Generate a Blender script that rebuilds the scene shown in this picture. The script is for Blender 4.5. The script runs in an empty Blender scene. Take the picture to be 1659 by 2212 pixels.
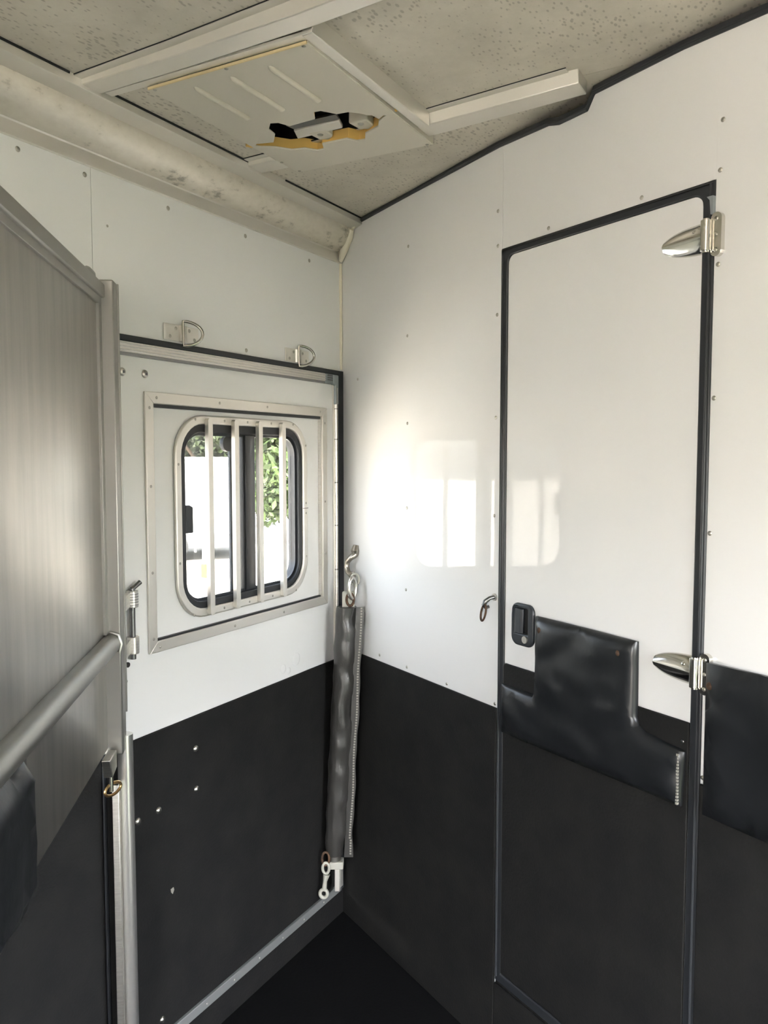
import bpy, bmesh, math, random
from mathutils import Matrix, Vector
random.seed(7)
S = bpy.context.scene
COL = S.collection
PI = math.pi

# ------------------------------------------------------------------ camera
cam_d = bpy.data.cameras.new('camera')
cam = bpy.data.objects.new('camera', cam_d)
COL.objects.link(cam)
cam_d.sensor_fit = 'HORIZONTAL'
cam_d.sensor_width = 36.0
cam_d.lens = 1780.0 / 1659.0 * 36.0
cam_d.clip_start = 0.02
cam.location = (0, 0, 1.5)
cam.rotation_euler = (math.radians(90 - 3.889), 0, 0)
S.camera = cam

# ------------------------------------------------------------------ world, sun, exposure
W = bpy.data.worlds.new('sky')
S.world = W
W.use_nodes = True
wn = W.node_tree
wn.nodes.clear()
wo = wn.nodes.new('ShaderNodeOutputWorld')
wb = wn.nodes.new('ShaderNodeBackground')
ws = wn.nodes.new('ShaderNodeTexSky')
ws.sky_type = 'NISHITA'
ws.sun_disc = False
ws.sun_elevation = math.radians(52)
ws.sun_rotation = math.radians(180)
ws.air_density = 1.0
ws.dust_density = 2.5
ws.ozone_density = 1.0
wb.inputs["Strength"].default_value = 0.50
wh_ = wn.nodes.new('ShaderNodeHueSaturation')      # hazy, pale summer sky
wh_.inputs['Saturation'].default_value = 0.42
wn.links.new(ws.outputs[0], wh_.inputs['Color'])
wn.links.new(wh_.outputs[0], wb.inputs[0])
wn.links.new(wb.outputs[0], wo.inputs[0])

sun_d = bpy.data.lights.new('sun', 'SUN')
sun_d.energy = 13.5
sun_d.angle = math.radians(0.6)
sun_d.color = (1.0, 0.94, 0.875)
sun = bpy.data.objects.new('sun', sun_d)
COL.objects.link(sun)
# the sun stands high behind the trailer
sun_dir = Vector((-0.24, 0.70, -1.0)).normalized()
sun.rotation_euler = sun_dir.to_track_quat('-Z', 'Y').to_euler()
sun.location = (-1, -9, 14)

VS = S.view_settings
VS.view_transform = 'Standard'
VS.look = 'None'
VS.gamma = 1.0
VS.use_curve_mapping = False
VS.exposure = 3.46
S.cycles.max_bounces = 14
S.cycles.diffuse_bounces = 10
S.cycles.glossy_bounces = 6
S.cycles.transparent_max_bounces = 16
S.cycles.caustics_reflective = False
S.cycles.caustics_refractive = False
S.cycles.sample_clamp_indirect = 8.0
S.cycles.use_denoising = True

# ------------------------------------------------------------------ frames of the place
C0 = Vector((-0.13424, 2.63511, 0))            # floor corner of the two walls
dA = Vector((0.481255, 0.876581, 0))
dB = Vector((0.530488, -0.847692, 0))
dD = Vector((-0.121014, 0.992651, 0))
Zv = Vector((0, 0, 1))


def frame(o, d):
    n = Zv.cross(d)
    m = Matrix(((d.x, n.x, 0, o.x), (d.y, n.y, 0, o.y), (0, 0, 1, o.z), (0, 0, 0, 1)))
    return m


FA = frame(C0, dA)      # side wall: x runs to the corner, y into the wall
FB = frame(C0, dB)      # slanted wall with the door: x runs away from the corner, y into the wall
FD = frame(Vector((-0.589, 1.7395, 0)), dD)   # stall divider, x = 0 at its hinge post
FW = Matrix.Identity(4)


# ------------------------------------------------------------------ materials
def mat(name, col, rough=0.5, metal=0.0, spec=0.5, coat=0.0, coat_rough=0.05):
    m = bpy.data.materials.new(name)
    m.use_nodes = True
    b = m.node_tree.nodes['Principled BSDF']
    b.inputs['Base Color'].default_value = (*col, 1)
    b.inputs['Roughness'].default_value = rough
    b.inputs['Metallic'].default_value = metal
    b.inputs['Specular IOR Level'].default_value = spec
    b.inputs['Coat Weight'].default_value = coat
    b.inputs['Coat Roughness'].default_value = coat_rough
    return m


def nodes(m):
    t = m.node_tree
    return t, t.nodes, t.links, t.nodes['Principled BSDF']


def noise(m, scale, detail=4, rough=0.5, stretch=None):
    t, N, L, b = nodes(m)
    tc = N.new('ShaderNodeTexCoord')
    mp = N.new('ShaderNodeMapping')
    if stretch:
        mp.inputs['Scale'].default_value = stretch
    n = N.new('ShaderNodeTexNoise')
    n.inputs['Scale'].default_value = scale
    n.inputs['Detail'].default_value = detail
    n.inputs['Roughness'].default_value = rough
    L.new(tc.outputs['Object'], mp.inputs['Vector'])
    L.new(mp.outputs[0], n.inputs['Vector'])
    return n


def ramp_color(m, fac, stops):
    t, N, L, b = nodes(m)
    r = N.new('ShaderNodeValToRGB')
    e = r.color_ramp.elements
    while len(e) < len(stops):
        e.new(0.5)
    for k, (p, c) in enumerate(stops):
        e[k].position = p
        e[k].color = (*c, 1)
    L.new(fac, r.inputs['Fac'])
    return r


def bump(m, height, strength, dist):
    t, N, L, b = nodes(m)
    bp = N.new('ShaderNodeBump')
    bp.inputs['Strength'].default_value = strength
    bp.inputs['Distance'].default_value = dist
    L.new(height, bp.inputs['Height'])
    L.new(bp.outputs[0], b.inputs['Normal'])
    return bp


M = {}
# white gelcoat panel
m = M['white'] = mat('white_gelcoat', (0.79, 0.775, 0.745), 0.03, spec=0.38)
n = noise(m, 2.2, 3)
r = ramp_color(m, n.outputs['Fac'], [(0.3, (0.775, 0.77, 0.765)), (0.7, (0.80, 0.795, 0.79))])
nodes(m)[2].new(r.outputs[0], nodes(m)[3].inputs['Base Color'])
n2 = noise(m, 3.0, 1)
bump(m, n2.outputs['Fac'], 0.12, 0.002)

# stippled rubber wall mat
m = M['rubber'] = mat('rubber_mat', (0.015, 0.015, 0.016), 0.7, spec=0.22)
n = noise(m, 9, 5, 0.65)
sp = noise(m, 160, 2)
r = ramp_color(m, n.outputs['Fac'], [(0.3, (0.0075, 0.0075, 0.008)), (0.72, (0.0155, 0.015, 0.0145))])
nodes(m)[2].new(r.outputs[0], nodes(m)[3].inputs['Base Color'])
bump(m, sp.outputs['Fac'], 0.5, 0.0015)

m = M['floor_rubber'] = mat('floor_rubber', (0.004, 0.004, 0.0045), 0.85, spec=0.12)
sp = noise(m, 90, 2)
bump(m, sp.outputs['Fac'], 0.5, 0.002)

M['gasket'] = mat('black_gasket', (0.022, 0.024, 0.028), 0.42, spec=0.4)
M['navy'] = mat('navy_plastic', (0.03, 0.04, 0.06), 0.4)
M['dark'] = mat('dark_void', (0.01, 0.01, 0.011), 0.8)
M['plastic'] = mat('black_plastic', (0.02, 0.024, 0.03), 0.38, spec=0.5)

# padded vinyl
m = M['vinyl'] = mat('black_vinyl', (0.011, 0.012, 0.014), 0.33, spec=0.5)
n = noise(m, 14, 3, 0.5)
n3 = noise(m, 260, 2)
t, N, L, b = nodes(m)
mx = N.new('ShaderNodeMath'); mx.operation = 'MULTIPLY_ADD'
L.new(n3.outputs['Fac'], mx.inputs[0]); mx.inputs[1].default_value = 0.05
L.new(n.outputs['Fac'], mx.inputs[2])
bump(m, mx.outputs[0], 0.4, 0.004)
m = M['vinyl_grey'] = mat('worn_vinyl', (0.036, 0.034, 0.032), 0.34, spec=0.65)
n = noise(m, 34, 3, 0.55, (1, 1, 0.6))
n3 = noise(m, 300, 2)
t, N, L, b = nodes(m)
mx = N.new('ShaderNodeMath'); mx.operation = 'MULTIPLY_ADD'
L.new(n3.outputs['Fac'], mx.inputs[0]); mx.inputs[1].default_value = 0.08
L.new(n.outputs['Fac'], mx.inputs[2])
bump(m, mx.outputs[0], 0.45, 0.006)

# metals
m = M['alu'] = mat('aluminium', (0.66, 0.64, 0.60), 0.34, 1.0)
n = noise(m, 40, 3, 0.6, (1, 1, 8))
r = ramp_color(m, n.outputs['Fac'], [(0.3, (0.58, 0.56, 0.53)), (0.7, (0.72, 0.70, 0.66))])
nodes(m)[2].new(r.outputs[0], nodes(m)[3].inputs['Base Color'])
M['alu_bright'] = mat('bright_aluminium', (0.82, 0.80, 0.77), 0.28, 0.9)
M['trim_grey'] = mat('grey_trim_strip', (0.20, 0.205, 0.205), 0.5, 0.2)
M['ring_steel'] = mat('ring_steel', (0.42, 0.40, 0.36), 0.2, 1.0)
M['hook_steel'] = mat('hook_steel', (0.36, 0.33, 0.29), 0.3, 1.0)
M['alu_dull'] = mat('dull_aluminium', (0.40, 0.395, 0.375), 0.42, 1.0)
M['alu_trim'] = mat('worn_aluminium_trim', (0.30, 0.30, 0.30), 0.5, 1.0)
M['alu_pale'] = mat('pale_aluminium', (0.74, 0.71, 0.66), 0.42, 0.75)
M['alu_blue'] = mat('grey_end_cap', (0.33, 0.36, 0.38), 0.5, 0.4)
M['chrome'] = mat('polished_chrome', (0.72, 0.70, 0.65), 0.13, 1.0)
M['steel'] = mat('zinc_steel', (0.58, 0.56, 0.52), 0.3, 1.0)
M['dark_steel'] = mat('dark_steel', (0.20, 0.20, 0.20), 0.35, 1.0)
M['screw'] = mat('screw_zinc', (0.42, 0.40, 0.36), 0.4, 0.9)
M['brass'] = mat('brass', (0.62, 0.42, 0.20), 0.3, 1.0)
M['stitch'] = mat('pale_thread', (0.27, 0.26, 0.23), 0.8)
M['caulk'] = mat('cream_caulk', (0.80, 0.74, 0.62), 0.55)
M['grime'] = mat('dirty_caulk', (0.42, 0.36, 0.28), 0.8)
M['zinc_paint'] = mat('pale_cast_zinc', (0.40, 0.39, 0.34), 0.55, 0.2)

# rust
m = M['rust'] = mat('rusty_steel', (0.25, 0.10, 0.04), 0.7, 0.4)
n = noise(m, 120, 3)
r = ramp_color(m, n.outputs['Fac'], [(0.3, (0.045, 0.030, 0.022)), (0.7, (0.13, 0.066, 0.036))])
nodes(m)[2].new(r.outputs[0], nodes(m)[3].inputs['Base Color'])

# brushed divider sheet
m = M['sheet'] = mat('brushed_sheet', (0.52, 0.50, 0.46), 0.33, 1.0)
t, N, L, b = nodes(m)
n = noise(m, 5, 4, 0.6, (6, 1, 0.6))
r = ramp_color(m, n.outputs['Fac'], [(0.3, (0.33, 0.32, 0.30)), (0.72, (0.43, 0.415, 0.385))])
L.new(r.outputs[0], b.inputs['Base Color'])
b.inputs['Anisotropic'].default_value = 0.95
b.inputs['Anisotropic Rotation'].default_value = 0.25
tg = N.new('ShaderNodeTangent'); tg.direction_type = 'RADIAL'; tg.axis = 'Z'
L.new(tg.outputs[0], b.inputs['Tangent'])
n4 = noise(m, 6, 2, 0.4, (2.4, 1, 0.25))
bump(m, n4.outputs['Fac'], 0.08, 0.004)

# mottled galvanised ceiling
m = M['galv'] = mat('mottled_galvanised', (0.5, 0.45, 0.38), 0.5, 0.25)
t, N, L, b = nodes(m)
n = noise(m, 4.5, 6, 0.7)
r1 = ramp_color(m, n.outputs['Fac'], [(0.30, (0.50, 0.465, 0.40)), (0.55, (0.62, 0.575, 0.50)), (0.75, (0.70, 0.65, 0.575))])
v = N.new('ShaderNodeTexVoronoi'); v.inputs['Scale'].default_value = 120
nz = noise(m, 5, 3)
tc = N.new('ShaderNodeTexCoord')
vm = N.new('ShaderNodeMapping'); vm.inputs['Scale'].default_value = (0.5, 1.0, 1)
L.new(tc.outputs['Object'], vm.inputs['Vector'])
L.new(vm.outputs[0], v.inputs['Vector'])
lt = N.new('ShaderNodeMath'); lt.operation = 'MULTIPLY_ADD'
L.new(nz.outputs['Fac'], lt.inputs[0]); lt.inputs[1].default_value = 0.9; lt.inputs[2].default_value = -0.18
df = N.new('ShaderNodeMath'); df.operation = 'SUBTRACT'
L.new(lt.outputs[0], df.inputs[0]); L.new(v.outputs['Distance'], df.inputs[1])
sm = N.new('ShaderNodeMapRange'); sm.inputs['From Min'].default_value = -0.05; sm.inputs['From Max'].default_value = 0.10
L.new(df.outputs[0], sm.inputs['Value'])
mxr = N.new('ShaderNodeMix'); mxr.data_type = 'RGBA'
mf = N.new('ShaderNodeMath'); mf.operation = 'MULTIPLY'; mf.inputs[1].default_value = 0.6
L.new(sm.outputs[0], mf.inputs[0]); L.new(mf.outputs[0], mxr.inputs['Factor'])
L.new(r1.outputs[0], mxr.inputs['A']); mxr.inputs['B'].default_value = (0.28, 0.25, 0.21, 1)
L.new(mxr.outputs['Result'], b.inputs['Base Color'])

m = M['cove'] = mat('curved_galvanised', (0.66, 0.61, 0.53), 0.36, 0.45)
t, N, L, b = nodes(m)
n = noise(m, 70, 3, 0.6, (0.6, 1, 1))
n5 = noise(m, 6, 4, 0.6)
ad = N.new('ShaderNodeMath'); ad.operation = 'MULTIPLY'
L.new(n.outputs['Fac'], ad.inputs[0]); L.new(n5.outputs['Fac'], ad.inputs[1])
r = ramp_color(m, ad.outputs[0], [(0.10, (0.74, 0.69, 0.61)), (0.30, (0.66, 0.61, 0.53)), (0.40, (0.36, 0.33, 0.28))])
L.new(r.outputs[0], b.inputs['Base Color'])

M['vent_plastic'] = mat('ivory_plastic', (0.62, 0.575, 0.50), 0.45, spec=0.4)
M['foam'] = mat('yellow_foam', (0.78, 0.50, 0.15), 0.9)
M['foam_pale'] = mat('pale_foam', (0.72, 0.58, 0.34), 0.9)

# glass and insect screen
m = M['glass'] = bpy.data.materials.new('window_glass')
m.use_nodes = True
N, L = m.node_tree.nodes, m.node_tree.links
N.clear()
o_ = N.new('ShaderNodeOutputMaterial'); tr = N.new('ShaderNodeBsdfTransparent'); gl = N.new('ShaderNodeBsdfGlossy')
fr = N.new('ShaderNodeFresnel'); mi = N.new('ShaderNodeMixShader')
tr.inputs[0].default_value = (0.66, 0.67, 0.665, 1); gl.inputs['Roughness'].default_value = 0.01
geo = N.new('ShaderNodeNewGeometry'); io = N.new('ShaderNodeMapRange')
io.inputs['To Min'].default_value = 1.45; io.inputs['To Max'].default_value = 1 / 1.45   # same reflectance from both sides of a face
L.new(geo.outputs['Backfacing'], io.inputs['Value']); L.new(io.outputs[0], fr.inputs['IOR'])
L.new(fr.outputs[0], mi.inputs[0]); L.new(tr.outputs[0], mi.inputs[1]); L.new(gl.outputs[0], mi.inputs[2]); L.new(mi.outputs[0], o_.inputs[0])
m = M['screen'] = bpy.data.materials.new('insect_screen')
m.use_nodes = True
N, L = m.node_tree.nodes, m.node_tree.links
N.clear()
o_ = N.new('ShaderNodeOutputMaterial'); tr = N.new('ShaderNodeBsdfTransparent'); gl = N.new('ShaderNodeBsdfDiffuse'); mi = N.new('ShaderNodeMixShader')
gl.inputs[0].default_value = (0.30, 0.31, 0.32, 1); mi.inputs[0].default_value = 0.32
L.new(tr.outputs[0], mi.inputs[1]); L.new(gl.outputs[0], mi.inputs[2]); L.new(mi.outputs[0], o_.inputs[0])

# outdoors
m = M['gravel'] = mat('dry_gravel', (0.46, 0.41, 0.33), 0.95, spec=0.1)
n = noise(m, 1.2, 6, 0.65)
r = ramp_color(m, n.outputs['Fac'], [(0.3, (0.47, 0.43, 0.37)), (0.7, (0.58, 0.535, 0.47))])
nodes(m)[2].new(r.outputs[0], nodes(m)[3].inputs['Base Color'])
M['absorber'] = mat('dark_absorber', (0.018, 0.026, 0.010), 0.9, spec=0.1)  # near black so the added ground strip returns little light
M['paint'] = mat('white_paint', (0.82, 0.82, 0.81), 0.3)
M['tyre'] = mat('tyre_rubber', (0.03, 0.03, 0.03), 0.8)
M['grey_trim'] = mat('grey_undercarriage', (0.12, 0.125, 0.13), 0.7)
M['carglass'] = mat('dark_windscreen', (0.03, 0.04, 0.05), 0.05)
M['yellow'] = mat('yellow_tag', (0.85, 0.62, 0.03), 0.5)
M['bark'] = mat('bark', (0.12, 0.085, 0.06), 0.9)
for k, c in (('leaf_a', (0.024, 0.036, 0.009)), ('leaf_b', (0.030, 0.050, 0.010)), ('leaf_c', (0.017, 0.026, 0.008))):
    m = M[k] = mat(k, c, 0.6)
    nodes(m)[3].inputs['Subsurface Weight'].default_value = 0.0


# ------------------------------------------------------------------ mesh builder
class MB:
    def __init__(self):
        self.bm = bmesh.new()

    def box(self, x0, x1, y0, y1, z0, z1):
        v = [self.bm.verts.new((x, y, z)) for x in (x0, x1) for y in (y0, y1) for z in (z0, z1)]
        for f in ((0, 1, 3, 2), (4, 6, 7, 5), (0, 4, 5, 1), (2, 3, 7, 6), (0, 2, 6, 4), (1, 5, 7, 3)):
            self.bm.faces.new([v[i] for i in f])
        return self

    def prism(self, loops, a, b, axis='y'):
        """closed 2-D loops (first outer, others holes) extruded along an axis"""
        def P(p, h):
            return (p[0], h, p[1]) if axis == 'y' else ((p[0], p[1], h) if axis == 'z' else (h, p[0], p[1]))
        sides = []
        for h in (a, b):
            edges = []
            rings = []
            for lp in loops:
                vs = [self.bm.verts.new(P(p, h)) for p in lp]
                rings.append(vs)
                for i in range(len(vs)):
                    edges.append(self.bm.edges.new((vs[i], vs[(i + 1) % len(vs)])))
            bmesh.ops.triangle_fill(self.bm, use_beauty=True, use_dissolve=False, edges=edges)
            sides.append(rings)
        for r0, r1 in zip(*sides):
            n = len(r0)
            for i in range(n):
                j = (i + 1) % n
                self.bm.faces.new((r0[i], r0[j], r1[j], r1[i]))
        return self

    def loft(self, rings, cap=True, closed=True):
        vs = [[self.bm.verts.new(p) for p in r] for r in rings]
        for r0, r1 in zip(vs, vs[1:]):
            n = len(r0)
            for i in range(n if closed else n - 1):
                j = (i + 1) % n
                self.bm.faces.new((r0[i], r0[j], r1[j], r1[i]))
        if cap and closed:
            self.bm.faces.new(vs[0][::-1]); self.bm.faces.new(vs[-1])
        return self

    def tube(self, path, r, seg=12, close=False, cap=True):
        path = [Vector(p) for p in path]
        n = len(path)
        rr = r if isinstance(r, (list, tuple)) else [r] * n
        rings = []
        ref = None
        for i, p in enumerate(path):
            if close:
                t = (path[(i + 1) % n] - path[i - 1]).normalized()
            else:
                t = (path[min(i + 1, n - 1)] - path[max(i - 1, 0)]).normalized()
            if ref is None:
                ref = Vector((0, 0, 1)) if abs(t.z) < 0.9 else Vector((1, 0, 0))
            u = (ref - t * ref.dot(t)).normalized()
            ref = u
            w = t.cross(u)
            rings.append([p + (u * math.cos(a) + w * math.sin(a)) * rr[i] for a in [2 * PI * k / seg for k in range(seg)]])
        if close:
            rings.append(rings[0])
            self.loft(rings, cap=False)
            bmesh.ops.remove_doubles(self.bm, verts=self.bm.verts, dist=1e-6)
        else:
            self.loft(rings, cap=cap)
        return self

    def cyl(self, p0, p1, r, seg=20):
        return self.tube([p0, p1], r, seg)

    def dome(self, c, nrm, r, h, seg=14, rings=4):
        """rounded rivet head on a surface, base at c, rising along nrm"""
        nrm = Vector(nrm).normalized(); c = Vector(c)
        ref = Vector((0, 0, 1)) if abs(nrm.z) < 0.9 else Vector((1, 0, 0))
        u = (ref - nrm * ref.dot(nrm)).normalized(); w = nrm.cross(u)
        rg = []
        for i in range(rings + 1):
            a = i / rings * PI / 2 * 0.97
            rg.append([c + nrm * h * math.sin(a) + (u * math.cos(b) + w * math.sin(b)) * r * math.cos(a)
                       for b in [2 * PI * k / seg for k in range(seg)]])
        return self.loft(rg)

    def build(self, name, material, parent=None, matrix=None, smooth=40, bevel=0.0, seg=2, origin=None):
        bm = self.bm
        if origin is not None:
            bmesh.ops.translate(bm, verts=bm.verts, vec=-Vector(origin))
        bmesh.ops.recalc_face_normals(bm, faces=bm.faces)
        ang = math.radians(smooth)
        for f in bm.faces:
            f.smooth = True
        for e in bm.edges:
            if len(e.link_faces) == 2:
                e.smooth = e.calc_face_angle(0) < ang
        me = bpy.data.meshes.new(name)
        bm.to_mesh(me); bm.free()
        me.materials.append(M[material] if isinstance(material, str) else material)
        o = bpy.data.objects.new(name, me)
        COL.objects.link(o)
        if parent is not None:
            o.parent = parent
        elif matrix is not None:
            o.matrix_world = matrix
        if bevel:
            bv = o.modifiers.new('bevel', 'BEVEL')
            bv.width = bevel; bv.segments = seg; bv.limit_method = 'ANGLE'; bv.angle_limit = math.radians(35)
            bv.harden_normals = False
        return o


def tag(o, label=None, cat=None, group=None, kind=None):
    if label: o['label'] = label
    if cat: o['category'] = cat
    if group: o['group'] = group
    if kind: o['kind'] = kind
    return o


def thing(name, fr, base=(0, 0, 0), label=None, cat=None, group=None, kind=None):
    o = bpy.data.objects.new(name, None)
    COL.objects.link(o)
    o.empty_display_size = 0.05
    o.matrix_world = fr @ Matrix.Translation(Vector(base))
    o['base'] = tuple(base)
    tag(o, label, cat, group, kind)
    return o


def part(parent, name, mb, material, bevel=0.0, seg=2, smooth=40, label=None, kind=None, sub=None):
    """geometry is written in the wall frame; the thing's base is subtracted"""
    root = parent
    while root.parent is not None:
        root = root.parent
    o = mb.build(name, material, parent, bevel=bevel, seg=seg, smooth=smooth, origin=tuple(root['base']))
    tag(o, label, kind=kind)
    return o


def rrect(x0, x1, z0, z1, r, n=8):
    pts = []
    for cx, cz, a0 in ((x1 - r, z1 - r, 0), (x0 + r, z1 - r, 90), (x0 + r, z0 + r, 180), (x1 - r, z0 + r, 270)):
        for k in range(n + 1):
            a = math.radians(a0 + 90 * k / n)
            pts.append((cx + r * math.cos(a), cz + r * math.sin(a)))
    return pts


def rect(x0, x1, z0, z1):
    return [(x0, z0), (x1, z0), (x1, z1), (x0, z1)]


_scr = {}


def screw_at(parent, x, z, y, r=0.0055, name='screw', material='screw'):
    key = (name, r, material)
    root = parent
    while root.parent is not None:
        root = root.parent
    b = Vector(root['base'])
    if key not in _scr:
        mb = MB().dome((0, 0, 0), (0, -1, 0), r, r * 0.45, 12, 3)
        o = mb.build(name, material, parent)
        _scr[key] = o
    else:
        o = _scr[key].copy()
        COL.objects.link(o)
        o.parent = parent
    o.location = Vector((x, y, z)) - b
    return o


# ================================================================== SETTING
XR, YW = -4.6, -2.05          # open rear end, opposite side wall (side-wall frame)
CEIL = [(0.06, 2.205), (-0.10, 2.212), (-0.35, 2.220), (-0.60, 2.233), (-0.90, 2.251), (-1.30, 2.260), (-2.11, 2.24)]

# floor
fl = MB().box(XR, 1.35, YW - 0.06, 0.06, -0.10, 0).build('floor', 'floor_rubber', matrix=FA)
tag(fl, 'black rubber floor of the horse trailer', 'floor', kind='structure')

# ceiling: sheet with the vent opening left out
ceil = thing('ceiling', FA, (0, 0, 2.2), 'mottled galvanised ceiling with aluminium rafters', 'ceiling', kind='structure')


def zc(y):
    for (y0, z0), (y1, z1) in zip(CEIL, CEIL[1:]):
        if y0 >= y >= y1:
            return z0 + (z1 - z0) * (y0 - y) / (y0 - y1)
    return CEIL[-1][1]


def ceil_strip(mb, x0, x1, ys):
    for a, b_ in zip(ys, ys[1:]):
        za, zb = zc(a), zc(b_)
        mb.loft([[(x0, a, za), (x1, a, za), (x1, a, za + 0.02), (x0, a, za + 0.02)],
                 [(x0, b_, zb), (x1, b_, zb), (x1, b_, zb + 0.02), (x0, b_, zb + 0.02)]])


ALLY = [0.06, -0.10, -0.35, -0.60, -0.90, -1.30, -2.11]
mb = MB()
ceil_strip(mb, XR, -1.085, ALLY)
part(ceil, 'ceiling_sheet', mb, 'galv')
mb = MB()
ceil_strip(mb, -1.084, -0.84, ALLY)
ceil_strip(mb, -0.84, -0.60, [0.06, -0.10, -0.20])
ceil_strip(mb, -0.84, -0.60, [-0.56, -0.60, -0.90, -1.30, -2.11])
ceil_strip(mb, -0.60, -0.578, ALLY)
part(ceil, 'ceiling_sheet', mb, 'galv')
mb = MB()
ceil_strip(mb, -0.577, 1.35, ALLY)
part(ceil, 'ceiling_sheet', mb, 'galv')
# rafters across the trailer
for xa, xb, ye in ((-1.113, -1.06, -2.04), (-0.612, -0.547, -0.925)):
    mb = MB()
    prof = lambda y, zb: [(xa, y, zc(y) + 0.004), (xa + 0.004, y, zb), (xb - 0.004, y, zb), (xb, y, zc(y) + 0.004)]
    mb.loft([prof(-0.052, 2.2), prof(-0.35, 2.2015), prof(-0.6, 2.207), prof(-0.92, 2.225)] + ([] if ye > -1 else [prof(-1.3, 2.238), prof(ye, 2.225)]))
    rf = part(ceil, 'rafter', mb, 'alu_pale', bevel=0.002)
    mb = MB()
    ys = [-0.10, -0.35, -0.60, -0.90] if ye > -1 else ALLY[1:]
    for a, b_ in zip(ys, ys[1:]):
        mb.loft([[(xa - 0.016, a, zc(a) - 0.003), (xa + 0.001, a, zc(a) - 0.003), (xa + 0.001, a, zc(a) + 0.001), (xa - 0.016, a, zc(a) + 0.001)],
                 [(xa - 0.016, b_, zc(b_) - 0.003), (xa + 0.001, b_, zc(b_) - 0.003), (xa + 0.001, b_, zc(b_) + 0.001), (xa - 0.016, b_, zc(b_) + 0.001)]])
    part(rf, 'rafter_flange', mb, 'alu_pale')
    mb = MB()
    for a, b_ in zip(ys, ys[1:]):
        mb.loft([[(xa - 0.0172, a, zc(a) - 0.0015), (xa - 0.015, a, zc(a) - 0.0015), (xa - 0.015, a, zc(a) + 0.001), (xa - 0.0172, a, zc(a) + 0.001)],
                 [(xa - 0.0172, b_, zc(b_) - 0.0015), (xa - 0.015, b_, zc(b_) - 0.0015), (xa - 0.015, b_, zc(b_) + 0.001), (xa - 0.0172, b_, zc(b_) + 0.001)]])
    part(rf, 'seam_line', mb, 'dark')
    # welded bracket at the edge rail
    mb = MB().tube([(xa + 0.006, -0.066, 2.197), (xb - 0.006, -0.066, 2.197)], 0.007, 10)
    part(rf, 'weld_bead', mb, 'alu_pale')
# lengthways member beside the vent
mb = MB().box(-1.06, -0.612, -0.600, -0.578, 2.2, 2.245)
part(ceil, 'vent_side_rail', mb, 'alu_pale', bevel=0.002)
part(ceil, 'vent_edge_rail', MB().box(-1.062, -1.0435, -0.60, -0.12, 2.201, 2.206), 'alu_pale')
# edge rail and cove along the side wall
mb = MB().prism([[(-0.064, 2.188), (-0.112, 2.194), (-0.112, 2.214), (-0.05, 2.214), (-0.05, 2.188)]], XR, 0.06, 'x')
part(ceil, 'edge_rail', mb, 'alu_pale', bevel=0.001)
for xs in ((XR, -1.14), (-1.03, -0.60), (-0.455, -0.06)):
    mb = MB().box(xs[0], xs[1], -0.1145, -0.112, 2.2085, 2.2135)
    part(ceil, 'seam_line', mb, 'dark')
cp = [(-0.002, 2.130), (-0.012, 2.131), (-0.030, 2.138), (-0.047, 2.149), (-0.060, 2.163), (-0.068, 2.177), (-0.070, 2.190)]
mb = MB().prism([cp + [(0.02, 2.19), (0.02, 2.13)]], XR, 0.05, 'x')
part(ceil, 'cove', mb, 'cove', smooth=60)
mb = MB().prism([[(-0.003, 2.100), (-0.006, 2.101), (-0.007, 2.128), (-0.011, 2.133), (0.01, 2.133), (0.01, 2.1)]], XR, 0.0, 'x')
part(ceil, 'cove_flange', mb, 'alu_pale', bevel=0.0008)
# caulk at the end of the cove
mb = MB().tube([(-0.020, -0.010, 2.105), (-0.030, -0.028, 2.135), (-0.048, -0.058, 2.168), (-0.056, -0.072, 2.186)], [0.007, 0.013, 0.013, 0.008], 10)
part(ceil, 'caulk_bead', mb, 'caulk')
mb = MB().tube([(-0.020, -0.006, 2.103), (-0.024, -0.010, 2.118), (-0.034, -0.012, 2.132)], [0.004, 0.005, 0.003], 8)
part(ceil, 'grime_spot', mb, 'grime')
mb = MB().tube([(-0.056, -0.077, 2.190), (-0.062, -0.086, 2.196), (-0.058, -0.082, 2.204)], [0.006, 0.006, 0.004], 8)
part(ceil, 'caulk_bead', mb, 'caulk')

# side wall (left in the picture)
wl = thing('wall_left', FA, (0, 0, 0), 'white side wall of the trailer above black rubber matting', 'wall', kind='structure')
part(wl, 'wall_panel', MB().box(-0.9932, 0.05, 0, 0.05, 1.767, 2.21), 'white')
part(wl, 'wall_panel', MB().box(XR, -0.9948, 0, 0.05, 1.767, 2.21), 'white')
part(wl, 'wall_panel', MB().box(XR, -1.006, 0, 0.05, -0.05, 1.766), 'white')
part(wl, 'wall_panel', MB().box(0.012, 1.35, 0.002, 0.05, -0.05, 1.767), 'dark')  # near-black colour stands in for shade beyond the corner
part(wl, 'wall_panel', MB().box(0.05, 1.35, 0.0, 0.05, 1.767, 2.21), 'dark')  # shade of the room beyond, put into the colour
part(wl, 'rubber_mat', MB().box(XR, -1.008, -0.007, 0, 0.0, 0.855), 'rubber', bevel=0.002)
part(wl, 'sill', MB().box(-1.006, 0.012, -0.004, 0.05, -0.05, 0.082), 'rubber')
part(wl, 'seam_backing', MB().box(-0.996, -0.992, 0.004, 0.05, 1.767, 2.1), 'dark')
for x, z in ((-1.169, 2.0824), (-1.0093, 2.0817), (-0.7665, 2.0757), (-0.4798, 2.0778), (-0.1797, 2.0754), (-0.4813, 1.7798), (-1.41, 2.08)):
    screw_at(wl, x, z, 0.0, 0.0055)
screw_at(wl, -0.9513, 1.9913, 0.0, 0.003)
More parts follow.
